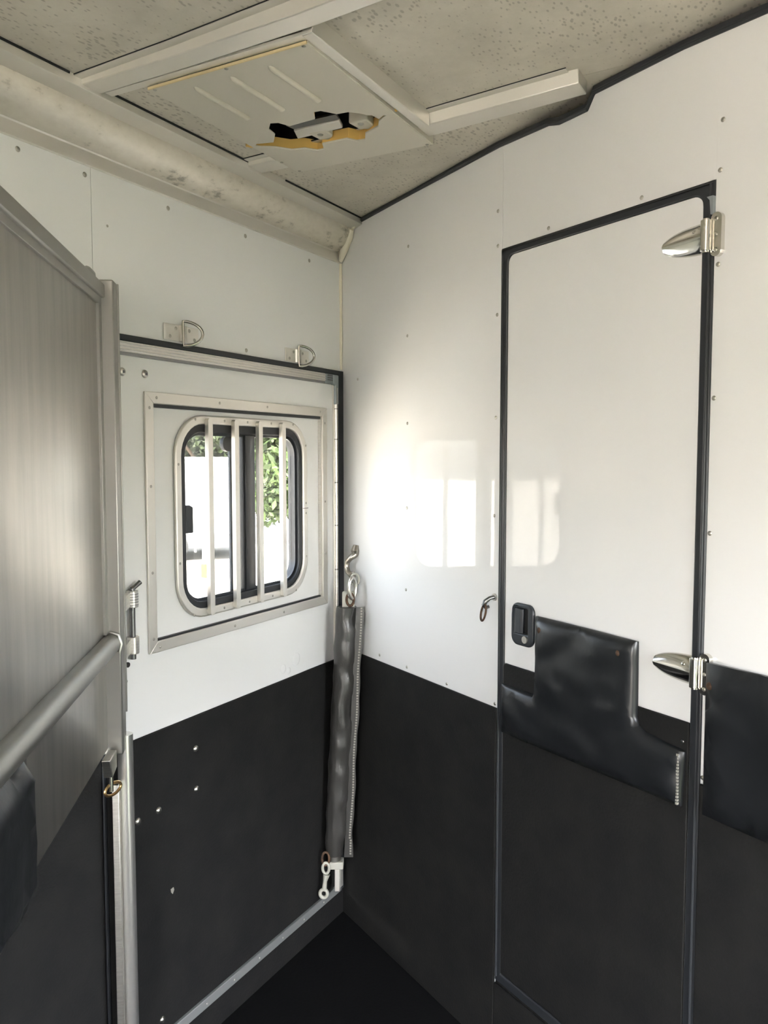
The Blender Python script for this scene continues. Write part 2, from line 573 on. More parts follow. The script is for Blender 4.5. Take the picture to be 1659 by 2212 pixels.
# caulk in the vertical corner
part(wl, 'caulk_bead', MB().tube([(-0.007, -0.002, 1.772), (-0.009, -0.003, 1.85), (-0.007, -0.002, 1.95), (-0.010, -0.003, 2.02), (-0.008, -0.002, 2.10)], [0.004, 0.005, 0.0045, 0.0055, 0.005], 8), 'caulk')

# slanted wall (right in the picture): white panels, rubber below, rubber lip on top
TOP = [(0.0, 2.196), (0.08, 2.2), (0.40, 2.212), (0.766, 2.2225), (0.93, 2.2175), (0.962, 2.209), (1.045, 2.209), (1.064, 2.236), (1.28, 2.237), (1.45, 2.228), (1.80, 2.222), (2.40, 2.215)]


def ztop(u):
    for (a, za), (b_, zb) in zip(TOP, TOP[1:]):
        if a <= u <= b_:
            return za + (zb - za) * (u - a) / (b_ - a)
    return TOP[-1][1]


def toppoly(u0, u1, z0):
    mid = [(u, z) for u, z in TOP if u0 < u < u1]
    return [(u0, z0), (u1, z0), (u1, ztop(u1))] + mid[::-1] + [(u0, ztop(u0))]


wf = thing('wall_front', FB, (0, 0, 0), 'glossy white slanted wall around the narrow door', 'wall', kind='structure')
part(wf, 'wall_panel', MB().prism([toppoly(0.0, 0.7782, 0.0)], 0, 0.035), 'white')
part(wf, 'wall_panel', MB().prism([toppoly(0.7795, 1.3555, 1.986)], 0, 0.035), 'white')
part(wf, 'wall_panel', MB().prism([toppoly(1.3556, 2.36, 0.0)], 0, 0.035), 'white')
part(wf, 'step_panel', MB().box(0.7782, 1.3556, 0, 0.035, 0.0, 0.196), 'rubber')
part(wf, 'rubber_mat', MB().prism([rect(0.0, 0.776, 0.0, 0.886)], -0.006, 0), 'rubber', bevel=0.002)
part(wf, 'rubber_mat', MB().prism([rect(1.357, 2.33, 0.0, 0.897)], -0.006, 0), 'rubber', bevel=0.002)
part(wf, 'rubber_mat', MB().prism([rect(0.778, 1.356, 0.0, 0.190)], -0.006, 0), 'rubber', bevel=0.002)
lip = [(u, z) for u, z in TOP[:]]
lip[0] = (0.082, 2.2); lip.pop(1)
lipdn = [(u, z - 0.001) for u, z in lip]
lipup = [(u, z + (0.013 if u < 0.9 else 0.015)) for u, z in lip]
part(wf, 'rubber_lip', MB().prism([lipdn + lipup[::-1]], -0.006, 0.04), 'gasket', bevel=0.002)
lipb = [(u, z + 0.004) for u, z in lip]
part(wf, 'rubber_lip_bead', MB().tube([(u, -0.006, z + 0.003) for u, z in lip], 0.003, 8), 'gasket')
for x, z in ((0.3792, 2.0762), (0.3755, 1.833), (0.3763, 1.591), (0.3748, 1.354), (0.3708, 1.121), (0.3763, 0.899), (0.1018, 1.7351), (0.2281, 0.9031),
             (0.7611, 2.0771), (0.7623, 1.9964), (0.7612, 1.8355), (0.7595, 1.5921), (0.7577, 1.3555), (0.766, 0.8936), (0.5673, 0.896),
             (0.933, 1.9981), (1.1896, 1.997), (1.3629, 1.9997), (1.3657, 2.0845), (1.3634, 1.8372), (1.3622, 1.603), (1.3611, 1.3608), (1.3600, 0.908)):
    screw_at(wf, x, z, 0.0, 0.0045)

# walls outside the picture that close the trailer
SX0, SX1, SZ1 = -1.66, -1.12, 1.6      # unseen side opening beside the camera, added to light the side wall
w = MB().prism([[(XR, -0.05), (SX0, -0.05), (SX0, SZ1), (SX1, SZ1), (SX1, -0.05), (1.35, -0.05), (1.35, 2.25), (XR, 2.25)]], YW - 0.05, YW).build('wall_right', 'white', matrix=FA)
tag(w, 'white side wall with an open doorway opposite the barred window', 'wall', kind='structure')
RY0, RY1 = -1.98, -1.22                 # unseen rear opening behind the camera, placed and sized for its light
w = MB().prism([[(YW - 0.05, -0.05), (RY0, -0.05), (RY0, 2.12), (RY1, 2.12), (RY1, -0.05), (0.06, -0.05), (0.06, 2.26), (YW - 0.05, 2.26)]], XR - 0.05, XR, 'x').build('wall_rear', 'white', matrix=FA)
tag(w, 'white rear end behind the camera with an opening shaped for the light', 'wall', kind='structure')
w = MB().box(1.35, 1.40, YW - 0.05, 0.06, -0.10, 2.30).build('wall_back', 'dark', matrix=FA)  # coloured near black to keep the gap above the slanted wall dark
tag(w, 'end wall of the room behind the slanted wall, coloured near black as shade', 'wall', kind='structure')

# ================================================================== DOOR_1: side door with the barred window
d1 = thing('door_1', FA, (0, 0, 0.09), 'wide white side door with black rubber kick mat', 'door', kind='structure')
HX0, HX1, HZ0, HZ1 = -0.834, -0.121, 1.060, 1.626
part(d1, 'door_panel', MB().prism([rect(-0.998, -0.034, 0.09, 1.752), rect(HX0, HX1, HZ0, HZ1)], 0.0, 0.045), 'white')
part(d1, 'rubber_kick_mat', MB().prism([rect(-0.996, -0.050, 0.112, 0.8545)], -0.007, 0.0), 'rubber', bevel=0.002)
gk = part(d1, 'gasket', MB().prism([[(-1.004, 1.752), (-1.004, 1.7665), (-0.0005, 1.7665), (-0.0005, 0.085), (-0.0345, 0.085), (-0.0345, 1.752)]], -0.009, 0.03), 'gasket', bevel=0.003)
part(d1, 'gasket', MB().box(-1.006, -0.997, -0.009, 0.03, 0.085, 1.752), 'gasket', bevel=0.003)
part(d1, 'piano_hinge', MB().cyl((-0.0445, -0.006, 0.12), (-0.0445, -0.006, 1.712), 0.0065, 14), 'alu')
part(d1, 'hinge_leaf', MB().box(-0.056, -0.036, -0.0045, 0.0, 0.12, 1.725), 'alu_pale', bevel=0.001)
for z in (1.645, 1.55, 1.415, 1.28, 1.14):
    part(d1, 'hinge_joint', MB().cyl((-0.0445, -0.006, z), (-0.0445, -0.006, z + 0.004), 0.0072, 14), 'dark_steel')
tr_ = part(d1, 'top_rail', MB().box(-0.935, -0.110, -0.010, 0.0, 1.728, 1.7515), 'alu_pale', bevel=0.001)
for z in (1.7325, 1.7395, 1.7465):
    part(tr_, 'rail_ridge', MB().tube([(-0.934, -0.0105, z), (-0.111, -0.0105, z)], 0.0017, 8), 'alu')
part(tr_, 'rail_lip', MB().box(-0.950, -0.060, -0.0075, 0.0, 1.7215, 1.7278), 'alu_trim')
part(d1, 'rail_end_cap', MB().box(-0.955, -0.9355, -0.011, 0, 1.7215, 1.7515), 'alu_blue', bevel=0.002)
ec = part(d1, 'rail_end_cap', MB().box(-0.1095, -0.066, -0.011, 0, 1.7215, 1.7515), 'alu_blue', bevel=0.002)
for z in (1.731, 1.738, 1.745):
    part(ec, 'cap_rib', MB().box(-0.100, -0.074, -0.0135, -0.011, z, z + 0.003), 'dark_steel')
part(d1, 'corner_cap', MB().prism([[(-0.066, 1.7515), (-0.036, 1.7515), (-0.036, 1.66), (-0.055, 1.66), (-0.055, 1.72), (-0.066, 1.72)]], -0.0115, 0.0), 'alu_blue', bevel=0.003)
part(d1, 'bottom_trim', MB().box(-0.998, -0.034, -0.014, 0.0, 0.086, 0.112), 'trim_grey', bevel=0.002)
part(d1, 'bottom_trim_end', MB().box(-0.046, -0.026, -0.016, 0.0, 0.100, 0.175), 'alu_pale', bevel=0.002)
for x in (-0.14, -0.25, -0.36, -0.47, -0.58, -0.69, -0.80):
    screw_at(d1, x, 0.098, -0.014, 0.003, 'trim_screw', 'steel')
for x, z in ((-0.7096, 0.7722), (-0.7086, 0.6687), (-0.8403, 0.6646), (-0.9066, 0.664), (-0.8414, 0.1483)):
    p = part(d1, 'dome_bolt', MB().dome((x, -0.007, z), (0, -1, 0), 0.0085, 0.006, 16, 4), 'steel')
part(d1, 'scuff_mark', MB().prism([[(-0.806, 0.455), (-0.796, 0.456), (-0.794, 0.449), (-0.799, 0.44), (-0.804, 0.446)]], -0.0076, -0.006), 'stitch')
for x, z in ((-0.9182, 1.685), (-0.8503, 1.6858)):
    bo = part(d1, 'bolt_head', MB().dome((x, 0, z), (0, -1, 0), 0.0095, 0.005, 16, 3), 'steel')
    part(bo, 'bolt_slot', MB().box(x - 0.003, x + 0.003, -0.0056, -0.004, z - 0.003, z + 0.003), 'dark_steel')
part(d1, 'hole_plug', MB().cyl((-0.9217, -0.003, 1.0311), (-0.9217, 0.002, 1.0311), 0.006, 14), 'dark')
screw_at(d1, -0.9255, 0.9939, 0.0, 0.004)
for x, z, r_ in ((-0.3266, 0.885, 0.014), (-0.2612, 0.900, 0.020), (-0.30, 0.874, 0.010)):
    part(d1, 'panel_dent', MB().dome((x, 0.0005, z), (0, -1, 0), r_, 0.0022, 18, 5), 'white', smooth=80)

# ================================================================== WINDOW_1: drop-down window in the side door
w1 = thing('window_1', FA, (-0.478, 0, 1.04), 'sliding window behind four vertical bars in aluminium frame', 'window', kind='structure')
OX0, OX1, OZ0, OZ1, SW = -0.858, -0.097, 1.041, 1.6465, 0.026
for nm, lp in (('frame_strip', [(OX0, OZ0), (OX0, OZ1), (OX0 + SW, OZ1 - SW), (OX0 + SW, OZ0 + SW)]),
               ('frame_strip', [(OX0, OZ1), (OX1, OZ1), (OX1 - SW, OZ1 - SW), (OX0 + SW, OZ1 - SW)]),
               ('frame_strip', [(OX1, OZ1), (OX1, OZ0), (OX1 - SW, OZ0 + SW), (OX1 - SW, OZ1 - SW)]),
               ('frame_strip', [(OX0, OZ0), (OX0 + SW, OZ0 + SW), (OX1 - SW, OZ0 + SW), (OX1, OZ0)])):
    part(w1, nm, MB().prism([lp], -0.007, -0.0003), 'alu_pale', bevel=0.0015)
for x, z in ((-0.845, 1.61), (-0.822, 1.634), (-0.60, 1.634), (-0.40, 1.634), (-0.135, 1.634), (-0.11, 1.60), (-0.11, 1.36), (-0.11, 1.20),
             (-0.845, 1.43), (-0.845, 1.23), (-0.845, 1.075), (-0.825, 1.053), (-0.55, 1.053), (-0.33, 1.053)):
    screw_at(w1, x, z, -0.007, 0.0036, 'frame_screw')
# inner rebate and sash panel with a rounded hole
part(w1, 'rebate', MB().prism([rect(HX0 + 0.0005, HX1 - 0.0005, HZ0 + 0.0005, HZ1 - 0.0005), rect(HX0 + 0.006, HX1 - 0.004, HZ0 + 0.006, HZ1 - 0.006)], -0.001, 0.040), 'alu')
part(w1, 'rebate_shadow', MB().box(HX0 + 0.006, HX1 - 0.004, -0.0005, 0.030, HZ1 - 0.014, HZ1 - 0.006), 'gasket')  # black strip stands in for the shadow line of the recessed panel
part(w1, 'rebate_shadow', MB().box(HX0 + 0.006, HX1 - 0.004, 0.002, 0.030, HZ0 + 0.006, HZ0 + 0.011), 'gasket')  # lower shadow line, also a black strip
RX0, RX1, RZ0, RZ1 = -0.757, -0.196, 1.095, 1.601
part(w1, 'sash_panel', MB().prism([rect(HX0 + 0.006, HX1 - 0.004, HZ0 + 0.006, HZ1 - 0.006), rrect(RX0 + 0.012, RX1 - 0.012, RZ0 + 0.012, RZ1 - 0.012, 0.085)], 0.009, 0.036), 'white')
ring = part(w1, 'trim_ring', MB().prism([rrect(RX0, RX1, RZ0, RZ1, 0.10), rrect(RX0 + 0.022, RX1 - 0.022, RZ0 + 0.022, RZ1 - 0.022, 0.080)], -0.001, 0.0088), 'alu_pale', bevel=0.004, seg=3)
for x in (-0.685, -0.575, -0.48, -0.375, -0.27):
    screw_at(w1, x, 1.590, -0.001, 0.0034, 'ring_screw')
for x in (-0.70, -0.585, -0.48, -0.44, -0.375, -0.26):
    screw_at(w1, x, 1.106, -0.001, 0.0034, 'ring_screw')
for z in (1.48, 1.24):
    screw_at(w1, -0.747, z, -0.001, 0.0034, 'ring_screw')
for z in (1.53, 1.36, 1.33, 1.20):
    screw_at(w1, -0.206, z, -0.001, 0.0034, 'ring_screw')
part(ring, 'ring_joint', MB().box(-0.219, -0.195, -0.0016, 0.002, 1.344, 1.3455), 'dark')
# black window frame, mullion, glass, screen
bf = part(w1, 'window_frame', MB().prism([rrect(RX0 + 0.020, RX1 - 0.020, RZ0 + 0.020, RZ1 - 0.020, 0.080), rrect(-0.716, -0.232, 1.134, 1.558, 0.058)], 0.006, 0.046), 'gasket', bevel=0.002)
part(w1, 'frame_channel', MB().prism([rrect(-0.718, -0.230, 1.132, 1.560, 0.058), rrect(-0.709, -0.240, 1.141, 1.551, 0.052)], 0.016, 0.020), 'plastic')
part(w1, 'mullion', MB().box(-0.478, -0.436, 0.010, 0.026, 1.136, 1.556), 'gasket', bevel=0.002)
part(w1, 'sliding_stile', MB().box(-0.484, -0.475, 0.014, 0.040, 1.136, 1.556), 'gasket')
part(w1, 'screen_stile', MB().box(-0.522, -0.497, 0.026, 0.034, 1.136, 1.556), 'navy', bevel=0.002)
part(w1, 'screen_knob', MB().cyl((-0.535, 0.022, 1.532), (-0.535, 0.034, 1.532), 0.020, 18), 'plastic')
part(w1, 'window_latch', MB().prism([[(-0.716, 1.310), (-0.690, 1.310), (-0.690, 1.374), (-0.700, 1.379), (-0.716, 1.379)]], 0.006, 0.026), 'plastic', bevel=0.002)
part(w1, 'sill_latch', MB().box(-0.325, -0.300, 0.002, 0.008, 1.120, 1.131), 'alu_pale', bevel=0.002)
part(w1, 'glass_pane', MB().box(-0.716, -0.46, 0.020, 0.023, 1.134, 1.558), 'glass')
part(w1, 'glass_pane', MB().box(-0.455, -0.232, 0.034, 0.037, 1.134, 1.558), 'glass')
part(w1, 'insect_screen', MB().box(-0.716, -0.510, 0.030, 0.031, 1.134, 1.558), 'screen')
for x in (-0.643, -0.5405, -0.438, -0.331):
    part(w1, 'window_bar', MB().prism([rrect(x - 0.0085, x + 0.0085, 1.098, 1.594, 0.006, 4)], -0.013, -0.001), 'alu_pale', bevel=0.003)

# ================================================================== DOOR_2: narrow door in the slanted wall
d2 = thing('door_2', FB, (1.065, 0, 0.196), 'narrow glossy white door with chrome strap hinges', 'door', kind='structure')
GX0, GX1, GZ0, GZ1 = 0.7784, 1.3554, 0.197, 1.9855
PX0, PX1, PZ1 = 0.8005, 1.3315, 1.9665
inner = [(PX0, 0.222), (PX1, 0.222)] + [p for p in rrect(PX0, PX1, 0.222, PZ1, 0.022) if p[1] > 1.0]
part(d2, 'gasket', MB().prism([rect(GX0, GX1, GZ0, GZ1), inner], -0.004, 0.03), 'gasket', bevel=0.003)
part(d2, 'gasket_bead', MB().tube([(0.7845, -0.004, 0.21), (0.7845, -0.004, 1.979), (1.3480, -0.004, 1.979), (1.3480, -0.004, 0.21)], 0.003, 8), 'gasket')
part(d2, 'corner_plate', MB().prism([[(1.3555, 1.957), (1.3555, 1.925), (1.3515, 1.925), (1.349, 1.95), (1.343, 1.957)]], -0.0085, 0.0), 'alu_blue')
pin = [(PX0 + 0.0005, 0.223), (PX1 - 0.0005, 0.223)] + [p for p in rrect(PX0 + 0.0005, PX1 - 0.0005, 0.223, PZ1 - 0.0005, 0.0215) if p[1] > 1.0]
part(d2, 'door_panel', MB().prism([pin], 0.0, 0.028), 'white', bevel=0.001)
part(d2, 'rubber_kick_mat', MB().prism([[(PX0 + 0.0008, 0.226), (PX1 - 0.0008, 0.226), (PX1 - 0.0008, 1.004), (0.808, 1.004), (PX0 + 0.0008, 0.998)]], -0.005, 0.0), 'rubber', bevel=0.002)
screw_at(d2, 1.318, 0.965, -0.005, 0.004, 'mat_screw', 'dark_steel')
# vinyl pad on the door (puffed outline)


dp_loop = [(0.9196, 1.1372), (1.06, 1.1366), (1.2092, 1.1343), (1.2105, 1.05), (1.2111, 0.983), (1.216, 0.968), (1.2334, 0.9589), (1.28, 0.953), (1.3278, 0.949), (1.3250, 0.90), (1.3216, 0.8416),
           (1.20, 0.8400), (1.05, 0.838), (0.90, 0.8365), (0.8030, 0.836), (0.8030, 0.90), (0.8030, 0.9531), (0.86, 0.9535), (0.9153, 0.954), (0.918, 1.0)]


def pad_mesh(loop, ya, yb, cut=0.02, wob=0.004, seed=3):
    """puffy pad: filled outline, subdivided, bulged away from its rim with soft wrinkles"""
    from mathutils import noise as mn
    bm = bmesh.new()
    vs = [bm.verts.new((x, yb, z)) for x, z in loop]
    es = [bm.edges.new((vs[i], vs[(i + 1) % len(vs)])) for i in range(len(vs))]
    bmesh.ops.triangle_fill(bm, use_beauty=True, edges=es)
    # cut along a grid so that the pad can bulge
    for ax in (0, 2):
        lo = min(v.co[ax] for v in bm.verts); hi = max(v.co[ax] for v in bm.verts)
        k = lo + cut
        while k < hi - cut * 0.3:
            co = [0, 0, 0]; co[ax] = k
            no = [0, 0, 0]; no[ax] = 1
            bmesh.ops.bisect_plane(bm, geom=bm.verts[:] + bm.edges[:] + bm.faces[:], plane_co=co, plane_no=no, dist=1e-5)
            k += cut
    segs = [(Vector((loop[i][0], loop[i][1])), Vector((loop[(i + 1) % len(loop)][0], loop[(i + 1) % len(loop)][1]))) for i in range(len(loop))]
    rim = []
    for v in bm.verts:
        p = Vector((v.co.x, v.co.z)); dd = 9.0
        for a, b_ in segs:
            ab = b_ - a
            t_ = max(0, min(1, (p - a).dot(ab) / ab.length_squared))
            dd = min(dd, (p - a - ab * t_).length)
        k = min(1.0, dd / 0.035)
        puff = math.sqrt(1 - (1 - k) ** 2)
        wr = mn.noise(Vector((v.co.x * 14 + seed, v.co.z * 22, 0))) * wob * puff
        v.co.y = yb + (ya - yb) * (0.30 + 0.70 * puff) + wr
    bd = [e for e in bm.edges if len(e.link_faces) == 1]
    ret = bmesh.ops.extrude_edge_only(bm, edges=bd)
    for v in [g for g in ret['geom'] if isinstance(g, bmesh.types.BMVert)]:
        v.co.y = yb + 0.001
    mb = MB(); mb.bm.free(); mb.bm = bm
    return mb


pad = part(d2, 'vinyl_pad', pad_mesh(dp_loop, -0.024, -0.005, 0.016, 0.007), 'vinyl', smooth=60, label='padded black vinyl cover screwed to the door')
for x, z in ((0.944, 1.110), (1.173, 1.106)):
    part(pad, 'rusty_button', MB().dome((x, -0.021, z), (0, -1, 0), 0.0075, 0.005, 14, 3), 'rust')
for k in range(16):
    z = 0.846 + k * 0.0062
    part(pad, 'stitch', MB().box(1.3150, 1.3195, -0.0185, -0.0125, z, z + 0.0042), 'stitch')
# paddle latch
hd = part(d2, 'door_handle', MB().prism([rrect(0.834, 0.909, 1.0585, 1.158, 0.020), rect(0.8465, 0.890, 1.087, 1.147)], -0.010, 0.0), 'plastic', bevel=0.004, seg=3)
part(hd, 'handle_recess', MB().box(0.8465, 0.890, -0.0025, 0.0, 1.087, 1.147), 'dark')
part(hd, 'handle_paddle', MB().prism([[(0.848, -0.010), (0.870, -0.014), (0.876, -0.010), (0.876, -0.005), (0.848, -0.004)]], 1.0885, 1.1455, 'z'), 'plastic', bevel=0.001)
part(hd, 'lock_cylinder', MB().cyl((0.884, -0.0135, 1.076), (0.884, -0.008, 1.076), 0.0085, 20), 'steel')
# strap hinges
for zh in (1.888, 1.1035):
    pl = part(d2, 'strap_hinge', MB().prism([rrect(1.3535, 1.3755, zh - 0.038, zh + 0.038, 0.0108, 8)], -0.010, 0.0), 'chrome', bevel=0.003, seg=3, label='polished strap hinge')
    for dz in (-0.027, 0.0, 0.027):
        part(pl, 'hinge_screw', MB().dome((1.365, -0.010, zh + dz), (0, -1, 0), 0.004, 0.002, 12, 3), 'screw')
    part(pl, 'hinge_knuckle', MB().cyl((1.3475, -0.014, zh - 0.027), (1.3475, -0.014, zh + 0.027), 0.0095, 20), 'chrome', bevel=0.001)
    part(pl, 'hinge_pin', MB().cyl((1.3475, -0.014, zh - 0.0295), (1.3475, -0.014, zh + 0.0295), 0.006, 16), 'chrome')
    rg = []
    for k in range(15):
        t_ = k / 14
        u = 1.342 - 0.094 * t_
        hw = 0.026 * math.sqrt(max(0.0, 1 - (t_ * 0.93) ** 2.2)) + 0.002
        if t_ < 0.12:
            hw = 0.023 + (hw - 0.023) * t_ / 0.12
        hh = 0.021 * (1 - 0.52 * t_)
        ringp = []
        for j in range(13):
            a = PI * j / 12
            # ridged cross-section: two sloping flanks meeting in a soft crest
            c_, s_ = math.cos(a), math.sin(a)
            ringp.append((u, -hh * (0.55 * s_ + 0.45 * (1 - abs(c_))) , zh + hw * c_))
        ringp.append((u, 0.0, zh - hw)); ringp.append((u, 0.0, zh + hw))
        rg.append(ringp)
    part(pl, 'hinge_strap', MB().loft(rg), 'chrome', smooth=50)
    part(pl, 'strap_bolt', MB().dome((1.322, -0.012, zh + 0.012), (0, -0.8, 0.6), 0.005, 0.003, 12, 3), 'chrome')

# ================================================================== THINGS ON THE SLANTED WALL
wp = thing('wall_pad', FB, (1.9, 0, 0.844), 'padded black vinyl panel on the wall right of the narrow door', 'wall pad')
lp = [(1.3705, 1.1275)] + [(1.3705 + 0.1 * k, 1.1285) for k in range(1, 10)] + [(2.31, 1.1285), (2.31, 0.8435)] + [(1.3705 + 0.1 * k, 0.8437) for k in range(9, 0, -1)] + [(1.3705, 0.845), (1.3702, 0.94), (1.3702, 1.03)]
part(wp, 'vinyl_cover', pad_mesh(lp, -0.026, -0.006, 0.028, 0.008, 9), 'vinyl', smooth=60)
part(wp, 'rusty_button', MB().dome((1.385, -0.020, 1.089), (0, -1, 0), 0.0075, 0.005, 14, 3), 'rust')

sr = thing('snap_ring', FB, (0.745, 0, 1.10), 'small rusty ring hanging from an eye bolt left of the narrow door', 'ring')
part(sr, 'eye_bolt', MB().tube([(0.762, -0.001, 1.157), (0.758, -0.012, 1.155), (0.753, -0.022, 1.147), (0.750, -0.024, 1.138), (0.750, -0.018, 1.131), (0.752, -0.010, 1.133)], [0.005, 0.005, 0.006, 0.006, 0.005, 0.004], 10), 'dark_steel')
part(sr, 'washer', MB().cyl((0.762, -0.003, 1.157), (0.762, 0, 1.157), 0.009, 16), 'steel')
lp = [(0.748 + 0.013 * math.cos(a) - 0.006 * math.sin(a) * -1, -0.024 - 0.004 * math.cos(a), 1.119 + 0.021 * math.sin(a)) for a in [2 * PI * k / 28 for k in range(28)]]
part(sr, 'split_ring', MB().tube(lp, 0.0026, 8, close=True), 'rust')

# padded bar hanging in the corner (built in room coordinates)
hk = thing('wall_hook', FW, (-0.09, 2.56, 1.17), 'curved steel hook on the white wall above the padded bar', 'hook')


def BW(u, y, z):
    p = FB @ Vector((u, y, z))
    return p


def bw(*pts):
    return [tuple(BW(*p)) for p in pts]


part(hk, 'hook_plate', MB().tube(bw((0.094, -0.002, 1.222), (0.095, -0.006, 1.206), (0.095, -0.006, 1.19)), [0.010, 0.015, 0.009], 14), 'hook_steel')
part(hk, 'hook_arm', MB().tube(bw((0.095, -0.006, 1.196), (0.096, -0.014, 1.190), (0.092, -0.022, 1.184), (0.083, -0.028, 1.172), (0.080, -0.030, 1.157), (0.088, -0.030, 1.142), (0.108, -0.030, 1.133), (0.126, -0.030, 1.137)),
     [0.011, 0.010, 0.009, 0.009, 0.0085, 0.0085, 0.009, 0.009], 12), 'hook_steel')

pb = thing('padded_bar', FW, (-0.15, 2.50, 0.24), 'worn black vinyl padded bar hanging in the wall corner', 'padded bar')
T0, T1 = Vector((-0.113, 2.495, 1.040)), Vector((-0.152, 2.495, 0.262))
from mathutils import noise as mnoise
rg = []
NR, NSEG = 70, 28
for i in range(NR + 1):
    t_ = i / NR
    c = T0.lerp(T1, t_)
    r_ = 0.0345 - 0.003 * (abs(t_ - 0.5) * 2) ** 4
    if t_ > 0.93:
        r_ *= 1 - 0.16 * (t_ - 0.93) / 0.07
    rp = []
    for j in range(NSEG):
        a = 2 * PI * j / NSEG
        nn = Vector((math.cos(a), math.sin(a), 0))
        wob = mnoise.noise(Vector((nn.x * 1.6, nn.y * 1.6, t_ * 15))) * 0.004
        edge = max(0, nn.dot(Vector((0.85, -0.5, 0)).normalized())) ** 3
        wob -= edge * 0.009 * max(0, math.sin(t_ * 34 + 2.2 * mnoise.noise(Vector((0, 3, t_ * 7)))) - 0.25)
        rp.append(c + nn * (r_ + wob))
    rg.append(rp)
tube_o = part(pb, 'padded_sleeve', MB().loft(rg), 'vinyl_grey', smooth=70)
# stitched flap down the right side
rg = []
for i in range(NR + 1):
    t_ = i / NR
    c = T0.lerp(T1, t_) + Vector((0, -0.004, 0))
    bx_ = 0.0015 * math.sin(t_ * 19) + 0.001 * math.sin(t_ * 47)
    x0, x1 = c.x + 0.028, c.x + 0.0515 + bx_
    if t_ > 0.9: x1 += 0.004 * (t_ - 0.9) / 0.1
    y = c.y - 0.006
    rg.append([(x0, y - 0.003, c.z - 0.006 * t_), (x1, y - 0.0025, c.z - 0.006 * t_), (x1, y + 0.0025, c.z - 0.006 * t_), (x0, y + 0.004, c.z - 0.006 * t_)])
part(pb, 'flap', MB().loft(rg), 'vinyl_grey', smooth=50)
mb = MB()
NS = 92
for k in range(NS):
    t_ = (k + 0.3) / NS
    c = T0.lerp(T1, t_)
    x = c.x + 0.0445 + 0.0015 * math.sin(t_ * 19) + (0.003 if t_ > 0.93 else 0)
    mb.box(x - 0.0028, x + 0.0028, c.y - 0.0142, c.y - 0.0122, c.z - 0.0028, c.z + 0.0024)
part(pb, 'stitching', mb, 'stitch', kind='stuff')
# top tongue plate with link, bottom bracket and snap hook
part(pb, 'tongue_plate', MB().prism([rrect(-0.128, -0.090, 1.034, 1.088, 0.006, 3)], 2.492, 2.499), 'zinc_paint', bevel=0.001)
lp = [(-0.103 + 0.011 * math.cos(a), 2.489, 1.063 + 0.019 * math.sin(a)) for a in [2 * PI * k / 24 for k in range(24)]]
part(pb, 'rusty_link', MB().tube(lp, 0.004, 8, close=True), 'rust')
lp = [(-0.096 + 0.010 * math.cos(a), 2.490 + 0.010 * math.cos(a), 1.098 + 0.031 * math.sin(a)) for a in [2 * PI * k / 28 for k in range(28)]]
part(pb, 'steel_link', MB().tube(lp, 0.0065, 10, close=True), 'steel')
lp = [(-0.089 + 0.012 * math.cos(a), 2.505, 1.122 + 0.018 * math.sin(a)) for a in [2 * PI * k / 24 for k in range(24)]]
part(pb, 'steel_link', MB().tube(lp, 0.004, 8, close=True), 'zinc_paint')
part(pb, 'end_tube', MB().cyl((-0.153, 2.495, 0.270), (-0.154, 2.495, 0.238), 0.020, 22), 'steel')
part(pb, 'end_bracket', MB().box(-0.170, -0.126, 2.474, 2.512, 0.219, 0.243), 'zinc_paint', bevel=0.003)
part(pb, 'bracket_stem', MB().box(-0.155, -0.139, 2.500, 2.510, 0.135, 0.222), 'alu_pale', bevel=0.002)
lp = [(-0.181 + 0.011 * math.cos(a), 2.474, 0.255 + 0.021 * math.sin(a)) for a in [2 * PI * k / 24 for k in range(24)]]
part(pb, 'rusty_ring', MB().tube(lp, 0.0038, 8, close=True), 'rust')
sn = part(pb, 'snap_hook', MB().tube([(-0.178, 2.472, 0.207), (-0.183, 2.470, 0.185), (-0.185, 2.470, 0.160)], [0.011, 0.0065, 0.0075], 12), 'zinc_paint')
lp = [(-0.180 + 0.010 * math.cos(a), 2.472, 0.226 + 0.017 * math.sin(a)) for a in [2 * PI * k / 24 for k in range(24)]]
part(sn, 'snap_gate', MB().tube(lp, 0.0045, 8, close=True), 'zinc_paint')
lp = [(-0.187 + 0.0115 * math.cos(a), 2.470, 0.146 + 0.013 * math.sin(a)) for a in [2 * PI * k / 24 for k in range(24)]]
part(sn, 'snap_eye', MB().tube(lp, 0.0055, 10, close=True), 'zinc_paint')

